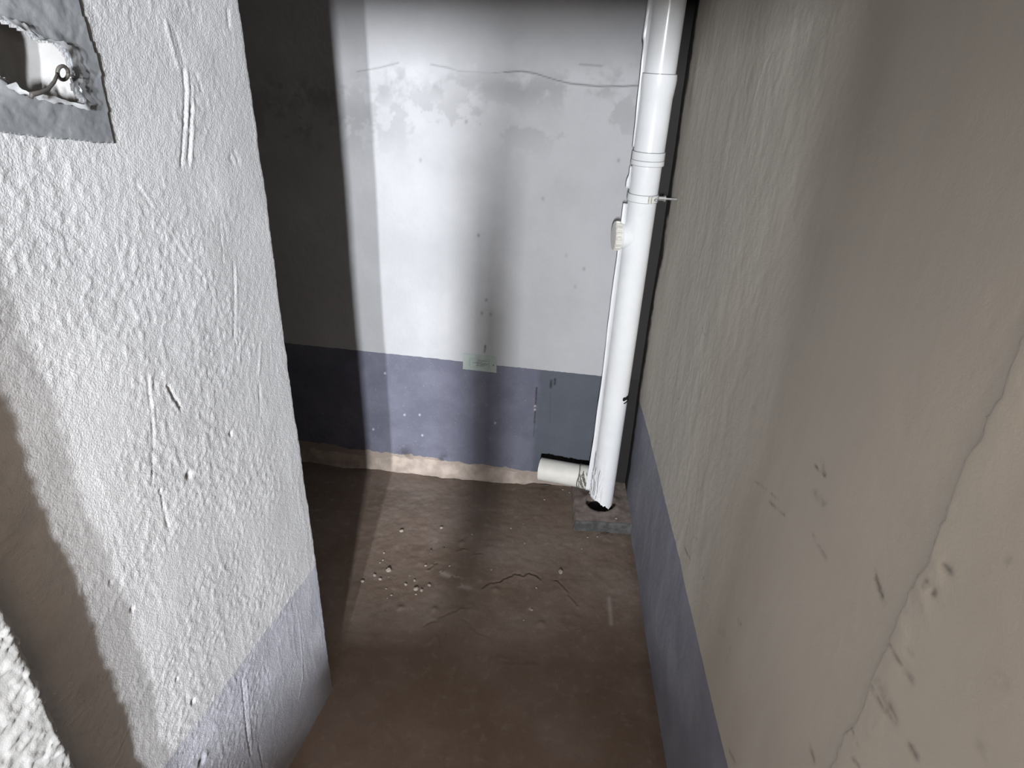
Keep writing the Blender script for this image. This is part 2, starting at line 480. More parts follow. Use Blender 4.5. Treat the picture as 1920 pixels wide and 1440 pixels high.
for pts, wd, a in (([(300, 260), (285, 370), (245, 480), (210, 590)], .0025, .45), ([(355, 285), (340, 410)], .002, .35), ([(235, 490), (220, 560)], .002, .7), ([(175, 60), (172, 130)], .002, .25)):
    s = stroke(U, V, rw(pts, 1180, 560, k), wd); sc = np.maximum(sc, a * s); H += 0.0012 * a * s
for pts, wd, a in (([(700, 230), (655, 320), (620, 440), (595, 520)], .003, .4), ([(475, 700), (455, 755)], .002, .35), ([(340, 320), (300, 390)], .004, .25), ([(240, 460), (210, 690)], .003, .25)):
    s = stroke(U, V, rw(pts, 1180, 0, k), wd); sc = np.maximum(sc, a * s); H += 0.0012 * a * s
vst = smooth(0.12, 0.35, fbm(U, V * 0.12, 0.05, 101, 4)) * smooth(1.3, 2.1, U)
st = np.maximum(st, 0.10 * vst)
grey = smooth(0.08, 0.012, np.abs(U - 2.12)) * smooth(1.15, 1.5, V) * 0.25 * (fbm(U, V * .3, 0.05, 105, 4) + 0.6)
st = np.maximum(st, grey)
st = np.maximum(st, 0.97 * smooth(2.155, 2.190, U + 0.025 * fbm(U, V, 0.06, 107, 4)))  # same painted shade of the pipe, right wall side of the corner
wall_right = struct(link('wall_right', grid_mesh('wall_right', np.stack([XR - H, U, V], -1), {'stain_shade': st, 'scuff': sc}, flip=True), MB_right))


# ------------------------------------------------------------------ left wall: profile swept up, rough plaster relief
def profile(pts, step):
    """xy polyline with per-segment step -> points, arc length, outward normal (to the right of travel)"""
    out = [np.array(pts[0])]; 
    for (a, b, s) in zip(pts[:-1], pts[1:], step):
        a, b = np.array(a), np.array(b); n = max(1, int(np.linalg.norm(b - a) / s))
        for i in range(1, n + 1): out.append(a + (b - a) * i / n)
    out = np.array(out)
    t = np.gradient(out, axis=0); t /= np.linalg.norm(t, axis=1)[:, None]
    arc = np.concatenate([[0], np.cumsum(np.linalg.norm(np.diff(out, axis=0), axis=1))])
    return out, arc, np.stack([t[:, 1], -t[:, 0]], -1)


lx = lambda y: LX0 + LK * y
YE = 1.199                                # far edge of the pier
rc = 0.007
prof = [(lx(0.46), 0.46), (lx(YE - rc), YE - rc), (lx(YE) - 0.001, YE - 0.0025), (lx(YE) - 0.0035, YE - 0.0005), (lx(YE) - 0.010, YE + 0.001), (-0.66, 1.222), (-0.66, 1.262), (-1.40, 1.262)]
pp, arc, nn = profile(prof, [0.0027, 0.0015, 0.0015, 0.0025, 0.006, 0.03, 0.05])
zs = joinc(lin(-0.02, 1.90, 0.0029), lin(1.90, 2.72, 0.05))
yv = pp[:, 1]
U, V = np.meshgrid(arc, zs, indexing='ij')
Yw = np.broadcast_to(yv[:, None], U.shape)
arc_of_y = lambda y: (y - 0.46) * math.hypot(1, LK)
lw = lambda pts: [(arc_of_y(q[1]), q[2]) for q in (hit_line(px, py, LX0, LK) for px, py in pts)]
face = smooth(arc_of_y(YE) + 0.02, arc_of_y(YE) - 0.005, U)
# stipple that fades near the trowelled far edge, vertical drag marks lower down
ridged = lambda n: 1 - np.abs(n) * 3.2
blob = smooth(-0.05, 0.32, fbm(U, V, 0.0085, 111, 3, 0.6)) 
tex = smooth(-0.25, 0.2, fbm(U, V, 0.16, 115, 3) + 0.12)
edgeflat = 1 - 0.75 * smooth(arc_of_y(YE) - 0.16, arc_of_y(YE) - 0.05, U + 0.05 * fbm(U, V, 0.1, 117, 3))
H = 0.0010 * blob * (0.35 + 0.65 * tex) * edgeflat
comb = smooth(0.05, 0.30, fbm(U + 0.01 * fbm(U, V, .08, 121, 2), V * 0.10, 0.011, 119, 3, 0.6))
zone = smooth(-0.1, 0.25, fbm(U, V * 0.5, 0.14, 123, 3) + 0.10)
H += 0.0004 * comb * zone * (0.4 + 0.6 * smooth(1.35, 0.9, V))
H += 0.004 * fbm(U, V, 0.20, 125, 3) + 0.0005 * fbm(U, V, 0.005, 129, 2)
for pts, wd, a in (([(256, 349), (300, 405), (345, 480), (390, 535), (397, 548)], .0035, -1.2), ([(262, 345), (350, 478), (400, 545)], .0030, 1.3), ([(438, 495), (439, 560), (438, 631)], .0025, -1.6), ([(443, 500), (445, 630)], .0025, 1.2),
                   ([(275, 709), (284, 770), (288, 825), (285, 908)], .0026, -2.4), ([(281, 705), (292, 825)], .003, 1.5), ([(314, 723), (325, 745), (339, 764)], .004, -4.5), ([(312, 728), (322, 750), (336, 769)], .003, 2.2),
                   ([(300, 918), (306, 950), (317, 995)], .0028, -3.0), ([(345, 132), (348, 175), (344, 240), (340, 312)], .0028, -3.2), ([(352, 135), (354, 175), (350, 240)], .0028, 2.4), ([(358, 200), (355, 250), (353, 300)], .0026, -3.0),
                   ([(363, 160), (362, 240), (358, 315)], .003, 2.0), ([(312, 40), (325, 90), (337, 130)], .004, 2.2), ([(330, 60), (346, 120)], .0025, -1.8), ([(368, 140), (378, 170)], .003, -2.2), ([(420, 415), (425, 450)], .002, -1.6), ([(412, 420), (418, 490)], .002, -1.5),
                   ([(453, 1277), (458, 1330), (465, 1390), (470, 1416)], .0028, -3.2), ([(461, 1275), (472, 1400)], .003, 1.8), ([(560, 1160), (566, 1215), (568, 1270), (560, 1312)], .0022, 2.0), ([(485, 1400), (492, 1440)], .003, -3.0),
                   ([(428, 20), (430, 50)], .004, -2.5), ([(438, 285), (445, 300)], .005, -2), ([(432, 295), (436, 305)], .005, -2.6), ([(488, 720), (489, 780)], .004, -1.8), ([(491, 640), (487, 700)], .004, 1.8)):
    H += 0.0006 * a * stroke(U, V, lw(pts), wd * 0.8)
for (px, py, wd, a) in [(355, 891, .0065, 6), (434, 813, .004, 4), (438, 894, .002, 2), (250, 1143, .004, 3), (331, 1273, .003, 4), (361, 1315, .005, 5), (378, 1428, .008, 6), (384, 1418, .006, -3), (208, 1092, .004, 3)]:
    (a0, z0), = lw([(px, py)])
    H -= 0.001 * a * np.exp(-(((U - a0) / wd) ** 2 + ((V - z0) / (wd * 1.2)) ** 2) ** 1.4)
# ragged arris
rag = 0.0035 * fbm(V * 0 + 5, V, 0.05, 131, 5, 0.7) + 0.0028 * np.minimum(0, fbm(V * 0 + 2, V, 0.018, 133, 3) - 0.05)
near_edge = np.exp(-((U - arc_of_y(YE)) / 0.012) ** 2)
st = np.zeros_like(U); sc = np.zeros_like(U)
for (px, py, wd, a) in [(355, 893, .004, .7), (434, 813, .0025, .5), (378, 1428, .006, .9), (361, 1315, .003, .5)]:
    (a0, z0), = lw([(px, py)]); st = np.maximum(st, a * np.exp(-(((U - a0) / wd) ** 2 + ((V - z0) / wd) ** 2)))
for (px, py, wx, wz, a) in [(60, 1240, .03, .05, .12), (110, 1180, .03, .03, .10), (150, 1290, .04, .06, .13), (30, 1000, .04, .05, .08), (15, 890, .015, .02, .15)]:
    (a0, z0), = lw([(px, py)]); st = np.maximum(st, a * np.exp(-(((U - a0) / wx) ** 2 + ((V - z0) / wz) ** 2)) * smooth(-.1, .2, fbm(U, V, .04, 135, 3)))
P = np.zeros(U.shape + (3,))
P[..., 0] = pp[:, 0][:, None] + nn[:, 0][:, None] * H + rag * near_edge * 0.15
P[..., 1] = pp[:, 1][:, None] + nn[:, 1][:, None] * H + rag * near_edge
P[..., 2] = V
# opening for the torn wall box behind the grey sheet
HOLE = [(-70, 20), (0, 38), (28, 50), (45, 58), (64, 74), (100, 80), (115, 92), (125, 110), (131, 128), (139, 142), (134, 160), (140, 172), (153, 188), (146, 198), (122, 192), (96, 185), (66, 178), (50, 178), (28, 168), (10, 150), (-10, 140), (-70, 150)]


def inside(U, V, poly):
    r = np.zeros(U.shape, bool); n = len(poly)
    for i in range(n):
        (x0, y0), (x1, y1) = poly[i], poly[(i + 1) % n]
        c = ((y0 > V) != (y1 > V)) & (U < (x1 - x0) * (V - y0) / (y1 - y0 + 1e-12) + x0)
        r ^= c
    return r


hole = lw(HOLE)
ins = inside(U, V, hole)
keep = ~(ins[:-1, :-1] & ins[1:, :-1] & ins[1:, 1:] & ins[:-1, 1:])
wall_left = struct(link('wall_left', grid_mesh('wall_left', P, {'stain_shade': st, 'scuff': sc}, keep=keep), MB_left))

LN = np.array([1, -LK]) / math.hypot(1, LK)            # outward normal of the left wall face
LT = np.array([LK, 1]) / math.hypot(1, LK)


def on_left(a, z, off=0.0):
    y = 0.46 + a / math.hypot(1, LK)
    return (lx(y) + LN[0] * off, y + LN[1] * off, z)


# recess cut in the wall (plaster-lined) behind the torn sheet
ha = [p[0] for p in hole]; hz = [p[1] for p in hole]
na, nz = 60, 60
aa = np.linspace(min(ha) - 0.01, max(ha) + 0.012, na); zz = np.linspace(min(hz) - 0.012, max(hz) + 0.012, nz)
U, V = np.meshgrid(aa, zz, indexing='ij')
dr = np.minimum.reduce([smooth(aa[-1], aa[-1] - 0.045, U), smooth(zz[0], zz[0] + 0.02, V), smooth(zz[-1], zz[-1] - 0.02, V), smooth(aa[0], aa[0] + 0.01, U)])
D = -0.004 - 0.050 * dr + 0.006 * fbm(U, V, 0.03, 141, 4)
yy = 0.46 + U / math.hypot(1, LK)
P = np.stack([LX0 + LK * yy + LN[0] * D, yy + LN[1] * D, V], -1)
rec = link('recess', grid_mesh('recess', P), plain('raw_white_plaster', (0.29, 0.285, 0.28), 0.9, 0.2, 0.06, 30, bump=0.4), wall_left)

# ------------------------------------------------------------------ near left jamb (bright rough edge at the lower left)
prof = [(-0.670, 0.491), (-0.616, 0.508), (-0.607, 0.507), (-0.603, 0.500), (-0.607, 0.490), (-0.69, 0.28), (-1.42, 0.27)]
pp, arc, nn = profile(prof[::-1], [0.03, 0.0028, 0.002, 0.002, 0.003, 0.01])
nn = -nn
zs = joinc(lin(-0.02, 1.3, 0.0029), lin(1.3, 2.72, 0.05))
U, V = np.meshgrid(arc, zs, indexing='ij')
H = 0.0026 * smooth(-0.1, 0.35, fbm(U, V, 0.011, 151, 3, 0.65)) + 0.004 * fbm(U, V, 0.1, 153, 3) + 0.002 * fbm(U, V, 0.02, 155, 3)
P = np.stack([pp[:, 0][:, None] - nn[:, 0][:, None] * H, pp[:, 1][:, None] - nn[:, 1][:, None] * H, V], -1)
wf = struct(link('wall_front', grid_mesh('wall_front', P, {'stain_shade': U * 0, 'scuff': U * 0}),
                 plain('white_roughcast', (0.31, 0.31, 0.305), 0.9, 0.2, 0.06, 60, bump=0.3)))

# ------------------------------------------------------------------ rest of the enclosure: alcove side, ceiling, corridor behind the camera
def slab(name, lo, hi, m):
    bm = bmesh.new(); box_bm(bm, lo, hi); return struct(link(name, bm_mesh(name, bm), m, smooth_=False))


slab('wall_alcove', (-1.50, 0.30, 0), (-1.40, 2.40, 2.70), M_CORR)
slab('ceiling', (-1.50, -2.95, 2.70), (0.50, 2.40, 2.80), M_CEIL)
slab('wall_corridor', (-1.50, -2.90, 0), (-1.42, 0.30, 2.70), M_CORR)
# window wall with two small high openings
bm = bmesh.new()
WZ0, WZ1 = 1.80, 2.12
for lo, hi in (((-1.50, -2.95, 0), (-0.36, WIN_Y, 2.70)), ((-0.36, -2.95, 0), (0.26, WIN_Y, WZ0)), ((-0.36, -2.95, WZ1), (0.26, WIN_Y, 2.70)), ((-0.14, -2.95, WZ0), (-0.02, WIN_Y, WZ1)), ((0.26, -2.95, 0), (0.50, WIN_Y, 2.70))):
    box_bm(bm, lo, hi)
struct(link('wall_rear', bm_mesh('wall_rear', bm), M_CORR, smooth_=False))
for nme, x0, x1 in (('window_1', -0.36, -0.14), ('window_2', -0.02, 0.26)):
    bm = bmesh.new(); f = 0.015
    for lo, hi in (((x0, -2.86, WZ0), (x1, -2.82, WZ0 + f)), ((x0, -2.86, WZ1 - f), (x1, -2.82, WZ1)), ((x0, -2.86, WZ0 + f), (x0 + f, -2.82, WZ1 - f)), ((x1 - f, -2.86, WZ0 + f), (x1, -2.82, WZ1 - f))):
        box_bm(bm, lo, hi)
    struct(link(nme, bm_mesh(nme, bm), M_PVC2, smooth_=False))
bm = bmesh.new(); box_bm(bm, (-0.06, -0.71, 2.64), (0.36, -0.19, 2.699), 0.006)  # unseen housing added above the warm fill
tag(link('fill_light_box', bm_mesh('fill_light_box', bm), M_PVC2, None, False), 'flat white housing added over the warm fill light', 'light')
# slabs added out of view to block light: partition, post, stub, lintel, kerb, sill
slab('blocker_partition', (0.001, -1.31, 0), (0.402, -1.27, 2.05), M_CORR)
slab('blocker_post', (-0.2610, -1.43, 0), (-0.2155, -1.38, 1.753), M_CORR)
slab('blocker_stub', (0.180, -0.42, 0), (0.402, -0.28, 1.66), M_CORR)
slab('blocker_lintel', (-1.42, 0.28, 1.798), (0.40, 0.44, 2.70), M_CORR)
slab('blocker_kerb', (-0.62, -0.20, 0), (-0.441, -0.125, 0.655), M_CORR)
slab('blocker_sill', (-0.44, -0.20, 0), (0.40, -0.125, 0.765), M_CORR)

# ------------------------------------------------------------------ drain pipe in the corner
PX0, PX1, PY = 0.295, 0.309, 2.09
axis_d = Vector((PX1 - PX0, 0, 1.8)).normalized()


def pax(z): return Vector((PX0 + (PX1 - PX0) * z / 1.8, PY, z))


PR = 0.0455
pipe = bpy.data.objects.new('drain_pipe', None); COL.objects.link(pipe); pipe.location = pax(0.045)
tag(pipe, 'white plastic drain pipe standing in the back corner beside the right wall', 'pipe')
bpy.context.view_layer.update()


def on_pipe(name, prof, m, seg=64):
    """prof in absolute heights"""
    me = sharp(lathe(name, pax(0), axis_d, prof, seg), 30)
    return link(name, me, m, pipe, False)


# shaft with an obliquely cut, chipped foot
me = lathe('shaft', pax(0), axis_d, [(0.045, PR)] + [(z, PR) for z in np.linspace(0.08, 1.37, 40)] + [(1.375, PR - .002)], 64, caps=False)
for v in me.vertices:
    if v.co.z < 0.06:
        a = math.atan2(v.co.y - PY, v.co.x - PX0)
        v.co.z = 0.046 + 0.040 * max(0, math.cos(a - math.radians(212))) + 0.004 * math.sin(a * 9) + 0.003 * math.sin(a * 23)
shaft = link('shaft', sharp(me, 60), M_PVC, pipe, False)
on_pipe('upper_shaft', [(1.57, PR + .0005), (2.695, PR + .0005)], M_PVC)
on_pipe('coupling', [(1.352, PR + .001), (1.352, PR + .0052), (1.364, PR + .0055), (1.366, PR + .0040), (1.368, PR + .0048), (1.390, PR + .0045), (1.3905, PR + .0022), (1.393, PR + .0016),
                     (1.540, PR + .0020), (1.548, PR + .0030), (1.575, PR + .0055), (1.590, PR + .0062), (1.604, PR + .0052), (1.605, PR + .0005)], M_PVC)
on_pipe('joint_ring', [(1.3655, PR + .001), (1.3655, PR + .0046), (1.3672, PR + .0046), (1.3672, PR + .001)], M_LINE)
on_pipe('joint_ring', [(1.3905, PR + .001), (1.3905, PR + .0042), (1.3920, PR + .0042), (1.3920, PR + .001)], M_LINE)
on_pipe('joint_ring', [(1.3505, PR + .0), (1.3505, PR + .0042), (1.3520, PR + .0042), (1.3520, PR + .0)], M_LINE)
on_pipe('joint_ring', [(1.6045, PR + .0), (1.6045, PR + .0042), (1.6060, PR + .0042), (1.6060, PR + .0)], M_LINE)

# clamp band, its screw lug and the wall bolt
zc = 1.254
clamp = on_pipe('pipe_clamp', [(zc - .011, PR), (zc - .011, PR + .0028), (zc + .011, PR + .0028), (zc + .011, PR)], M_PVC)
c = pax(zc)
for k, dz in enumerate((-.0115, .0115)):
    me = sharp(lathe('clamp_edge', pax(0), axis_d, [(zc + dz - .0007, PR), (zc + dz - .0007, PR + .0030), (zc + dz + .0007, PR + .0030), (zc + dz + .0007, PR)], 64), 30)
    link('clamp_edge', me, M_LINE, clamp, False)
bm = bmesh.new()
ang = math.radians(-68)
dv = Vector((math.cos(ang), math.sin(ang), 0)); tv = Vector((-math.sin(ang), math.cos(ang), 0))
rot = Matrix((tv.to_4d(), dv.to_4d(), Vector((0, 0, 1, 0)), Vector((0, 0, 0, 1)))).transposed()
rot.translation = c + dv * (PR + .006)
for x0, x1 in ((-.009, -.0025), (.0015, .008)):
    b2 = bmesh.new(); box_bm(b2, (x0, -.005, -.010), (x1, .006, .010), .0015); b2.transform(rot)
    me = bm_mesh('t', b2); bm.from_mesh(me)
lug = link('clamp_lug', bm_mesh('clamp_lug', bm), M_PVC2, clamp, False)
rod = lathe('lug_screw', c + dv * (PR + .007) - tv * .010, tv, [(0, .0025), (.026, .0025), (.0261, .0045), (.030, .0045)], 12)
link('lug_screw', rod, M_METAL, clamp)
b0 = c + Vector((PR + .002, -.012, 0))
me = lathe('wall_bolt', b0, (1, -.05, 0), [(0, .0075), (.016, .0075), (.0161, .010), (.022, .010), (.0221, .0035), (XR - b0.x + .004, .0035)], 8)
link('wall_bolt', sharp(me), M_METAL, clamp)

# inspection opening with a ribbed screw cap, facing left
zi = 1.127
ci = pax(zi); di = Vector((-1, -.10, 0)).normalized()
port = link('inspection_port', sharp(lathe('inspection_port', ci, di, [(0.0, .040), (.052, .040), (.056, .043), (.062, .043)], 48), 30), M_PVC, pipe, False)
bm = bmesh.new()
u, v = frame_for(di); rings = []
for t, r, rib in ((.058, .0435, 1), (.076, .0445, 1), (.079, .042, 0), (.080, .030, 0)):
    rings.append([bm.verts.new(ci + di * t + (u * math.cos(a) + v * math.sin(a)) * (r + (.0022 if rib and (k // 2) % 3 == 0 else 0)))
                  for k in range(96) for a in [2 * math.pi * k / 96]])
for A, B in zip(rings[:-1], rings[1:]):
    for k in range(96): bm.faces.new((A[k], A[(k + 1) % 96], B[(k + 1) % 96], B[k]))
bm.faces.new(rings[0][::-1]); bm.faces.new(rings[-1])
link('screw_cap', sharp(bm_mesh('screw_cap', bm), 30), M_PVC2, port, False)
for a in (0.9, 2.2, 4.1):
    bm = bmesh.new()
    q = ci + di * .070 + (u * math.cos(a) + v * math.sin(a)) * .047
    box_bm(bm, q - Vector((.006, .004, .004)), q + Vector((.006, .004, .004)), .001)
    link('cap_grip', bm_mesh('cap_grip', bm), M_PVC2, port, False)

# loose seam of the protective film down the left side of the pipe
t = NT('clear_film')
t.b.inputs['Transmission Weight'].default_value = 0.0
t.done((0.88, 0.89, 0.91), 0.25, 0.5); M_FILM = t.m
zs = np.concatenate([np.linspace(0.10, 1.80, 180)]); ts = np.linspace(0, 1, 6)
U, V = np.meshgrid(zs, ts, indexing='ij')
wd = 0.017 + 0.006 * fbm(U, V * 0, 0.25, 161, 3) + 0.008 * smooth(0.35, 0.15, U) - 0.006 * smooth(1.30, 1.28, np.abs(U - 1.5) + 1.1)
base = np.deg2rad(188)
ax = PX0 + (PX1 - PX0) * U / 1.8
rr = PR - 0.002 + wd * V
bul = 0.004 * np.sin(V * math.pi) + 0.003 * fbm(U, V, 0.05, 163, 3) * V
P = np.stack([ax + np.cos(base) * rr, PY + np.sin(base) * rr + 0.012 * V + bul, U], -1)
for zlo, zhi in ((0.10, 1.235), (1.27, 1.345), (1.40, 1.80)):
    m_ = (zs[:-1] >= zlo) & (zs[1:] <= zhi)
    me = grid_mesh('film_seam', P[:, :, :][np.r_[np.where(m_)[0], np.where(m_)[0][-1] + 1]])
    o = link('film_seam', me, M_FILM, pipe)
    sm = o.modifiers.new('thick', 'SOLIDIFY'); sm.thickness = 0.0016; sm.offset = 0
# crinkled film skin round the foot
zs = np.linspace(0.060, 0.285, 60); an = np.linspace(math.radians(150), math.radians(262), 40)
U, V = np.meshgrid(zs, an, indexing='ij')
ax = PX0 + (PX1 - PX0) * U / 1.8
fold = np.maximum(0, np.sin(V * 26 + 5 * fbm(U, V * .1, .12, 171, 3) * 3)) ** 3
rr = PR + 0.0015 + 0.005 * fold * smooth(0.30, 0.10, U) + 0.002 * fbm(U, V * 0.05, 0.03, 173, 3)
low = 0.050 + 0.040 * np.maximum(0, np.cos(V - math.radians(212))) + 0.003 * np.sin(V * 31)
P = np.stack([ax + np.cos(V) * rr, PY + np.sin(V) * rr, low + (U - 0.060) * (0.285 - low) / 0.225], -1)
link('film_wrap', grid_mesh('film_wrap', P, flip=True), M_FILM, pipe)
for i in range(4):
    a0 = math.radians([196, 214, 222, 236][i]); z0, z1 = [(0.11, 0.30), (0.10, 0.24), (0.10, 0.17), (0.09, 0.23)][i]
    pts = [pax(z) + Vector((math.cos(a0 + .03 * math.sin(z * 60)), math.sin(a0 + .03 * math.sin(z * 60)), 0)) * (PR + .0035) for z in np.linspace(z0, z1, 14)]
    link('film_crease', tube('film_crease', pts, [.0003] + [.0009] * 12 + [.0003], 6), plain('dark_crease', (0.10, 0.09, 0.085), .9, .1, .2, 50) if i == 0 else bpy.data.materials['dark_crease'], pipe)  # film creases drawn as thin dark lines
# torn black tape on the right side of the shaft
zt = 0.545
pts = [pax(zt) + Vector((math.cos(math.radians(d)), math.sin(math.radians(d)), 0)) * (PR + .001) for d in np.linspace(-62, 50, 20)]
bm = bmesh.new(); vs = []
for i, q in enumerate(pts):
    hh = 0.0065 + 0.0015 * math.sin(i * 1.7) - (0.002 if i == 0 else 0)
    out = (q - pax(zt)).normalized()
    vs.append([bm.verts.new(q + Vector((0, 0, s * hh)) + out * o_) for s, o_ in ((-1, 0), (1, 0), (1, .0025), (-1, .0025))])
for A, B in zip(vs[:-1], vs[1:]):
    for k in range(4): bm.faces.new((A[k], A[(k + 1) % 4], B[(k + 1) % 4], B[k]))
bm.faces.new(vs[0][::-1]); bm.faces.new(vs[-1])
bmesh.ops.recalc_face_normals(bm, faces=bm.faces)
tp = link('tape_band', bm_mesh('tape_band', bm), M_BLACK, pipe, False); tp['label'] = 'torn black tape round the white shaft'
q = pax(zt - .018)
pts = [q + Vector((math.cos(math.radians(d)), math.sin(math.radians(d)), 0)) * (PR + .0015) + Vector((0, 0, (d + 40) * .00008)) for d in np.linspace(-52, 20, 10)]
link('tape_tail', tube('tape_tail', pts, .0022, 8), M_BLACK, pipe)

# branch pipe lying in a slot of the back wall
e1 = hit_y(1013, 881, 2.185)
b0 = pax(0.124) + Vector((0, 0.045, 0)); b1 = Vector((e1[0], 2.196, 0.116))
bd = (b1 - b0); bl = bd.length
branch = link('branch_pipe', sharp(lathe('branch_pipe', b0, bd, [(0.02, .047), (bl, .047), (bl, .042), (bl - .03, .042)], 48, caps=True), 30), M_PVC2, pipe, False)
branch['label'] = 'short ivory side branch lying along the floor'
coll = sharp(lathe('branch_socket', b0, bd, [(0.03, .049), (0.085, .0488), (0.088, .0472)], 48), 30)
link('branch_socket', coll, M_PVC2, pipe, False)
# smeared grey sealant strands at the joint
u, v = frame_for(bd.normalized())
bdn = bd.normalized()
for i in range(11):
    a0 = random.uniform(0, 1); pts = []
    up = Vector((0, 0, 1)); fr = Vector((0, -1, 0)); fr = (fr - bdn * fr.dot(bdn)).normalized(); up = bdn.cross(fr) if bdn.cross(fr).z > 0 else -bdn.cross(fr)
    t0 = random.uniform(.050, .092); th0 = random.uniform(0.2, 1.2); ln = random.uniform(.5, 1.5); dr = random.uniform(-.05, .005)
    for k in range(10):
        f = k / 9; th = math.radians(80) - (th0 + ln * f) + .06 * math.sin(k * 2 + i)
        pts.append(b0 + bdn * (t0 + dr * f) + (up * math.sin(th) + fr * math.cos(th)) * .0500)
    link('sealant_strand', tube('sealant_strand', pts, [.0008] + [random.uniform(.0012, .0026)] * 8 + [.0006], 6), plain('grey_sealant', (0.20, 0.19, 0.165), .9, .2, .3, 60) if i == 0 else bpy.data.materials['grey_sealant'], pipe)
pts = []
for k in range(24):
    th = 2 * math.pi * k / 23; pts.append(b0 + bdn * (.092 + .003 * math.sin(3 * th)) + (u * math.cos(th) + v * math.sin(th)) * .0490)
link('sealant_ring', tube('sealant_ring', pts, .0022, 6), bpy.data.materials['grey_sealant'], pipe)

# ------------------------------------------------------------------ cement pad at the foot of the pipe
PZ = 0.045
a = hit_z(1076, 992); b = hit_z(1162, 1000)
y0 = (a[1] + b[1]) / 2; x0, x1 = a[0], XR + 0.002
nx, ny = 70, 70
xs = np.linspace(x0, x1, nx); ys = np.concatenate([[y0 - .002] * 8, np.linspace(y0, 2.243, ny)])
U, V = np.meshgrid(xs, ys, indexing='ij')
Z = PZ + 0.004 * fbm(U, V, 0.06, 181, 4)
for k in range(8): Z[:, k] = (PZ + 0.002) * k / 8 - 0.006 * (1 - k / 8)
V = V + 0.004 * fbm(U, Z, 0.03, 183, 3)
d = np.hypot(U - PX0, V - PY)
Z = np.where(d < PR + 0.012, np.minimum(Z, PZ - 0.035), Z) + 0.004 * np.exp(-((d - PR - .02) / .012) ** 2)
Z[0, :] = -0.01; U[0, :] -= 0.006
pad_top = plain('dusty_pad', (0.20, 0.165, 0.145), 0.95, 0.15, 0.25, 30, bump=0.5)
pad = link('cement_pad', grid_mesh('cement_pad', np.stack([U, V, Z], -1), flip=False), pad_top)
pad.data.materials.append(M_DARKGREY); pad.data.materials.append(M_BLACK)
mi = np.zeros(len(pad.data.polygons), np.int32)
cen = np.array([p.center[:] for p in pad.data.polygons]); nrm = np.array([p.normal[:] for p in pad.data.polygons])
mi[(cen[:, 1] < y0 + .004)] = 1
mi[np.hypot(cen[:, 0] - PX0, cen[:, 1] - PY) < PR + .009] = 2  # hole round the pipe foot painted black for its shade
pad.data.polygons.foreach_set('material_index', mi)
tag(pad, 'small raised cement pad with a dark front under the drain pipe foot', 'pad')

# ------------------------------------------------------------------ pale green card on the back wall
c00, c10, c11, c01 = (hit_back(*p) for p in ((868, 691), (931, 698), (931, 668), (869, 662)))
card = bpy.data.objects.new('notice_card', None); COL.objects.link(card); card.location = c00
tag(card, 'small pale green printed card stuck where white and grey paint meet', 'card')


def on_card(u, v, off=0.0):
    p = (1 - u) * ((1 - v) * c00 + v * c01) + u * ((1 - v) * c10 + v * c11)
    return Vector((p[0], p[1] - 0.0045 - off, p[2]))


def strip(name, quads, m, off=0.0):
    bm = bmesh.new()
    for (u0, v0, u1, v1) in quads:
        bm.faces.new([bm.verts.new(on_card(u, v, off)) for u, v in ((u0, v0), (u1, v0), (u1, v1), (u0, v1))])
    o = link(name, bm_mesh(name, bm), m, card, False); return o


bm = bmesh.new(); N = 12
vsx = [[bm.verts.new(on_card(i / N, j / N, 0.002 * max(0, (i / N - .75)) * 6 * max(0, j / N - .6) + (0.0015 if i == N else 0))) for j in range(N + 1)] for i in range(N + 1)]
for i in range(N):
    for j in range(N): bm.faces.new((vsx[i][j], vsx[i + 1][j], vsx[i + 1][j + 1], vsx[i][j + 1]))
o = link('card_sheet', bm_mesh('card_sheet', bm), plain('pale_green_card', (0.40, 0.45, 0.42), .5, .3, .05, 40), card, False)
sm = o.modifiers.new('thick', 'SOLIDIFY'); sm.thickness = .0012
M_INK = plain('green_black_ink', (0.05, 0.07, 0.06), .7, .2, .2, 50)
M_INK2 = plain('green_ink', (0.24, 0.32, 0.27), .7, .2, .2, 50)
f = 0.012
strip('printed_border', [(.20, .22, .78, .22 + f), (.20, .75, .78, .75 + f), (.20, .22, .20 + f, .76), (.78 - f, .22, .78, .76)], M_INK2, .0012)
random.seed(11)
rows = []
for v0, u0, u1, hgt in ((.66, .44, .74, .035), (.575, .42, .60, .045), (.48, .30, .74, .05), (.40, .42, .74, .045), (.315, .40, .62, .045)):
    u = u0
    while u < u1:
        wv = random.uniform(.010, .024)
        for _ in range(2):
            rows.append((u, v0 + random.uniform(-.012, .0), u + wv * random.uniform(.5, 1), v0 + random.uniform(.012, hgt)))
        u += wv + .010
strip('printed_text', rows, M_INK, .0013)
strip('ink_dot', [(.90, .42, .925, .50)], M_INK, .0013)

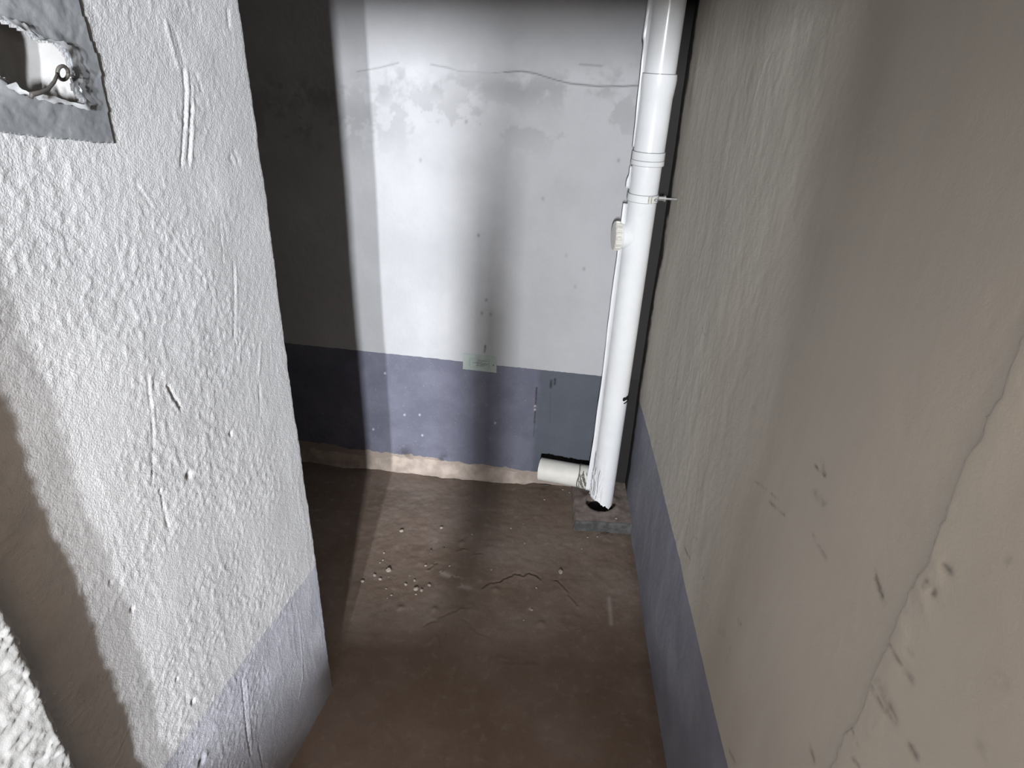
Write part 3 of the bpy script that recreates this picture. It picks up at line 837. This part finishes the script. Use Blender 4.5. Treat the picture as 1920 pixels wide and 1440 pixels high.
# ------------------------------------------------------------------ grey sheet stuck on the left wall, torn open
SHEET = lw([(216, 271), (190, 130), (150, -5), (120, -130), (-160, -150), (-160, 232), (0, 250), (110, 262)])
aa = np.linspace(lw([(-150, 240)])[0][0] if False else 0.06, max(p[0] for p in SHEET) + .002, 150)
zz = np.linspace(min(p[1] for p in SHEET) - .004, max(p[1] for p in SHEET), 170)
U, V = np.meshgrid(aa, zz, indexing='ij')
rg = 0.0015 * fbm(U, V, 0.02, 191, 3)
okp = inside(U + rg, V + rg, SHEET)
inn = inside(U + 2 * rg, V - 2 * rg, [(p[0] - .000, p[1]) for p in lw([(x, y) for x, y in HOLE])])
ok = okp & ~inn
keep = ok[:-1, :-1] & ok[1:, :-1] & ok[1:, 1:] & ok[:-1, 1:]
dh = dist_poly(U, V, lw(HOLE + HOLE[:1]))
off = 0.0020 + 0.004 * fbm(U, V, 0.20, 125, 3) + 0.0010 * fbm(U, V, 0.06, 193, 4) + 0.0016 * np.abs(fbm(U + V, U - V, 0.03, 195, 3)) + 0.004 * np.exp(-(dh / 0.012) ** 2) * (fbm(U, V, .04, 197, 3) + .4)
yy = 0.46 + U / math.hypot(1, LK)
P = np.stack([LX0 + LK * yy + LN[0] * off, yy + LN[1] * off, V], -1)
sheet = bpy.data.objects.new('plastic_sheet', None); COL.objects.link(sheet); sheet.location = on_left(SHEET[0][0], SHEET[0][1], .01)
tag(sheet, 'torn grey plastic sheet stuck on the rough left wall', 'sheet')
t = NT('grey_sheet'); n = t.noise(14, 5, .65)
c = t.mix(t.ramp(n, .35, .7), (0.175, 0.182, 0.192), (0.27, 0.28, 0.292))
c = t.mix(t.math('MULTIPLY', t.ramp(t.noise(7, 4, .6, (1, 1, .3)), .58, .72), .5), c, (0.40, 0.415, 0.425))
t.bump(t.noise(90, 4), .3, .002); M_SHEET = t.done(c, .5, .4)
o = link('grey_film', grid_mesh('grey_film', P, keep=keep, flip=False), M_SHEET, sheet)
bm = bmesh.new(); bm.from_mesh(o.data)
bmesh.ops.delete(bm, geom=[v for v in bm.verts if not v.link_faces], context='VERTS'); bm.to_mesh(o.data); bm.free()
sm = o.modifiers.new('thick', 'SOLIDIFY'); sm.thickness = .0010
# white torn lip of paper along the tear
tear = HOLE[1:20]
q = lw(tear); rowsP = []
cen = np.mean(np.array(lw(HOLE)), axis=0)
q2 = []
for a_, b_ in zip(q[:-1], q[1:]):
    for k in range(4): q2.append((a_[0] + (b_[0] - a_[0]) * k / 4, a_[1] + (b_[1] - a_[1]) * k / 4))
for i, (a_, z_) in enumerate(q2):
    d = np.array([a_, z_]) - cen; d /= np.linalg.norm(d)
    wv = .005 + .004 * math.sin(i * .37) * math.sin(i * .11) + .0015 * math.sin(i * 1.9)
    rowsP.append([on_left(a_ + d[0] * wv * s + d[0] * .001, z_ + d[1] * wv * s, .0075 + .0012 * math.sin(i * .7) * (1 - s) + .002 * (1 - s)) for s in (-.35, 0, .5, 1)])
o = link('torn_paper_edge', grid_mesh('torn_paper_edge', np.array(rowsP)), plain('white_torn_paper', (0.42, 0.43, 0.44), .8, .2, .08, 50), sheet)
o['label'] = 'white frayed paper lip of the tear'

# bent wire in the tear
wp = [on_left(*lw([p])[0], o_) for p, o_ in (((31, 182), .020), ((30, 175), .022), ((45, 172), .022), ((62, 166), .021), ((78, 152), .018), ((88, 142), .014), ((95, 136), .010))]
wire = tag(link('wire', tube('wire', wp, [.0022, .0030, .0026, .0022, .0020, .0019, .0018], 8), plain('rusty_dark_wire', (0.075, 0.068, 0.062), .6, .4, .3, 60)),
           'dark bent wire poking out of the torn grey sheet', 'wire')
a0, z0 = lw([(105, 136)])[0]
lp = [on_left(a0 + .0075 * math.cos(t_), z0 + .0075 * math.sin(t_), .010 + .002 * math.sin(t_)) for t_ in np.linspace(0, 2 * math.pi, 20)]
link('loop', tube('loop', lp, .0022, 8), bpy.data.materials['rusty_dark_wire'], wire)
tp_ = [on_left(*lw([p])[0], .010) for p in ((113, 137), (122, 142), (134, 145))]
link('loop_tail', tube('loop_tail', tp_, [.0018, .0015, .0008], 8), bpy.data.materials['rusty_dark_wire'], wire)

# ------------------------------------------------------------------ stone chips on the floor
M_STONE = plain('pale_stone', (0.34, 0.295, 0.255), .85, .2, .2, 90, bump=.4)
M_STONE2 = plain('dark_stone', (0.10, 0.085, 0.075), .85, .2, .25, 90, bump=.4)
random.seed(5)
proto = []
for k in range(5):
    bm = bmesh.new(); bmesh.ops.create_icosphere(bm, subdivisions=2, radius=1)
    for v_ in bm.verts:
        v_.co *= random.uniform(.78, 1.12)
    sx, sy, sz = random.uniform(.8, 1.2), random.uniform(.8, 1.1), random.uniform(.55, .85)
    bmesh.ops.scale(bm, vec=(sx, sy, sz), verts=bm.verts)
    me = bm_mesh('stone_chip', bm); me.materials.append(M_STONE); proto.append(me)
proto_d = []
for me in proto[:2]:
    m2 = me.copy(); m2.materials.clear(); m2.materials.append(M_STONE2); proto_d.append(m2)
dg = bpy.context.evaluated_depsgraph_get()


def ground(x, y):
    ok_, loc, *_ = floor.ray_cast(Vector((x, y, 1)), Vector((0, 0, -1)))
    return loc.z if ok_ else 0.0


Z6 = lambda x, y: hit_z(640 + x / 4, 980 + y / 4)
Z4 = lambda x, y: hit_z(960 + x / 6, 820 + y / 6)
ORD = ['first', 'second', 'third', 'fourth', 'fifth', 'sixth', 'seventh', 'eighth', 'ninth', 'tenth', 'eleventh', 'twelfth', 'thirteenth', 'fourteenth', 'fifteenth']
SMALL = 'small pale stone chip in the scatter on the brown floor left of centre'
SMALLR = 'tiny pale stone crumb alone on the brown floor left of the pipe pad'
chips = [
    (Z6(355, 358), .0125, 'largest pale stone chip in the scatter at left of the floor', None, 0),
    (Z6(558, 500), .0105, 'pale stone chip lowest in the scatter with a dark reddish shadow behind it', None, 0),
    (Z6(1645, 373), .0110, 'pale stone chip alone at the right end of the floor crack', None, 0),
    (Z6(450, 62), .0095, 'pale stone chip nearest the back wall at left of the floor', None, 0),
    (Z6(603, 510), .0075, 'flat stone chip just right of the lowest stone in the scatter', None, 0),
    (Z6(660, 470), .0065, 'round bright stone chip at right side of the scatter', None, 0),
    (Z6(250, 393), .0070, 'stone chip left of the largest chip in the scatter', None, 0),
    (Z6(158, 440), .0080, 'flat stone chip at the shadow edge far left of the scatter', None, 0),
    (Z6(750, 38), .0070, 'flat pale stone flake near the middle of the back floor', None, 0),
    (Z6(1415, 647), .0055, 'left one of two touching stone chips below the long floor crack', None, 0),
    (Z6(1429, 656), .0055, 'right one of two touching stone chips below the long floor crack', None, 0),
    (Z6(672, 205), .0060, 'dark stone chip on the floor below the back wall', None, 1),
    (Z6(770, 190), .0045, 'small dark crumb right of the dark stone chip', None, 1),
    (Z6(1368, 731), .0040, 'tiny stone crumb nearest the camera below the twin chips', None, 0),
]
for x, y, r in [(320, 224, .0052), (312, 277, .0045), (290, 296, .004), (290, 422, .006), (550, 433, .0052), (483, 462, .0062), (632, 322, .005), (812, 324, .005), (335, 492, .0038), (560, 537, .0035), (375, 540, .005), (345, 562, .003), (355, 405, .003), (512, 395, .003)]:
    chips.append((Z6(x, y), r, SMALL, 'stone chips scattered at left of the floor', 0))
for x, y, r in [(1272, 46, .0042), (1375, 157, .0038), (1125, 356, .0042), (1803, 196, .0038), (1463, 490, .0042), (980, 90, .0038), (1365, 10, .003)]:
    chips.append((Z6(x, y), r, SMALLR, 'stone crumbs at right of the floor', 0))
for x, y, r in [(850, 1127, .0048), (960, 1117, .0045), (1080, 1085, .0048), (1045, 1072, .004), (1005, 1090, .0035), (1125, 1110, .003)]:
    chips.append((Z4(x, y), r, 'gritty crumb lying in front of the cement pad', 'crumbs in front of the cement pad', 0 if x < 1000 else 1))
for x, y, r in [(365, 705, .0052), (570, 590, .0045), (645, 622, .004), (700, 657, .004), (480, 520, .006)]:
    chips.append((Z4(x, y), r, 'pale crumb under the ivory branch pipe', 'crumbs under the branch pipe', 0))
def px_x(p):
    q = R.T @ (np.array([p[0], p[1], 0.0]) - np.array([0, 0, EYE])); return q[0] / q[2]


TEMPL = {'stone chips scattered at left of the floor': 'small pale stone chip, %s from the left among small chips of the left scatter',
         'stone crumbs at right of the floor': 'lone tiny stone crumb, %s from the left among crumbs on the open floor',
         'crumbs in front of the cement pad': 'gritty crumb in front of the cement pad, %s from the left',
         'crumbs under the branch pipe': 'pale crumb on the floor under the branch pipe, %s from the left'}
rank = {}
for g in TEMPL:
    for i, j in enumerate(sorted([j for j, c_ in enumerate(chips) if c_[3] == g], key=lambda j: px_x(chips[j][0]))):
        rank[j] = TEMPL[g] % ORD[i]
for j, (p, r, lab, grp, dk) in enumerate(chips):
    me = random.choice(proto_d if dk else proto)
    o = bpy.data.objects.new('stone_chip', me); COL.objects.link(o)
    r *= 0.9
    o.scale = (r, r, r); o.rotation_euler = (0, 0, random.uniform(0, 6.28))
    o.location = (p[0], p[1], ground(p[0], p[1]) + r * .38)
    tag(o, rank.get(j, lab), 'stone', grp)
for me in proto + proto_d:
    me.polygons.foreach_set('use_smooth', np.zeros(len(me.polygons), bool))
# one crumb on the pad
o = bpy.data.objects.new('stone_chip', proto[0]); COL.objects.link(o); o.scale = (.0048,) * 3
p = hit_z(1155, 973, PZ); o.location = (p[0], p[1], PZ + .003); tag(o, 'bright crumb on the cement pad right of the pipe foot', 'stone')
# dark splinter under the branch
p0 = Z4(310, 535); p1 = Z4(440, 550)
o = link('splinter', tube('splinter', [(p0[0], p0[1], ground(*p0[:2]) + .003), ((p0[0] + p1[0]) / 2, (p0[1] + p1[1]) / 2, ground(*p0[:2]) + .004), (p1[0], p1[1], ground(*p1[:2]) + .003)], [.0015, .0032, .0015], 6), M_STONE2)
tag(o, 'dark thin splinter lying under the free end of the branch pipe', 'splinter')
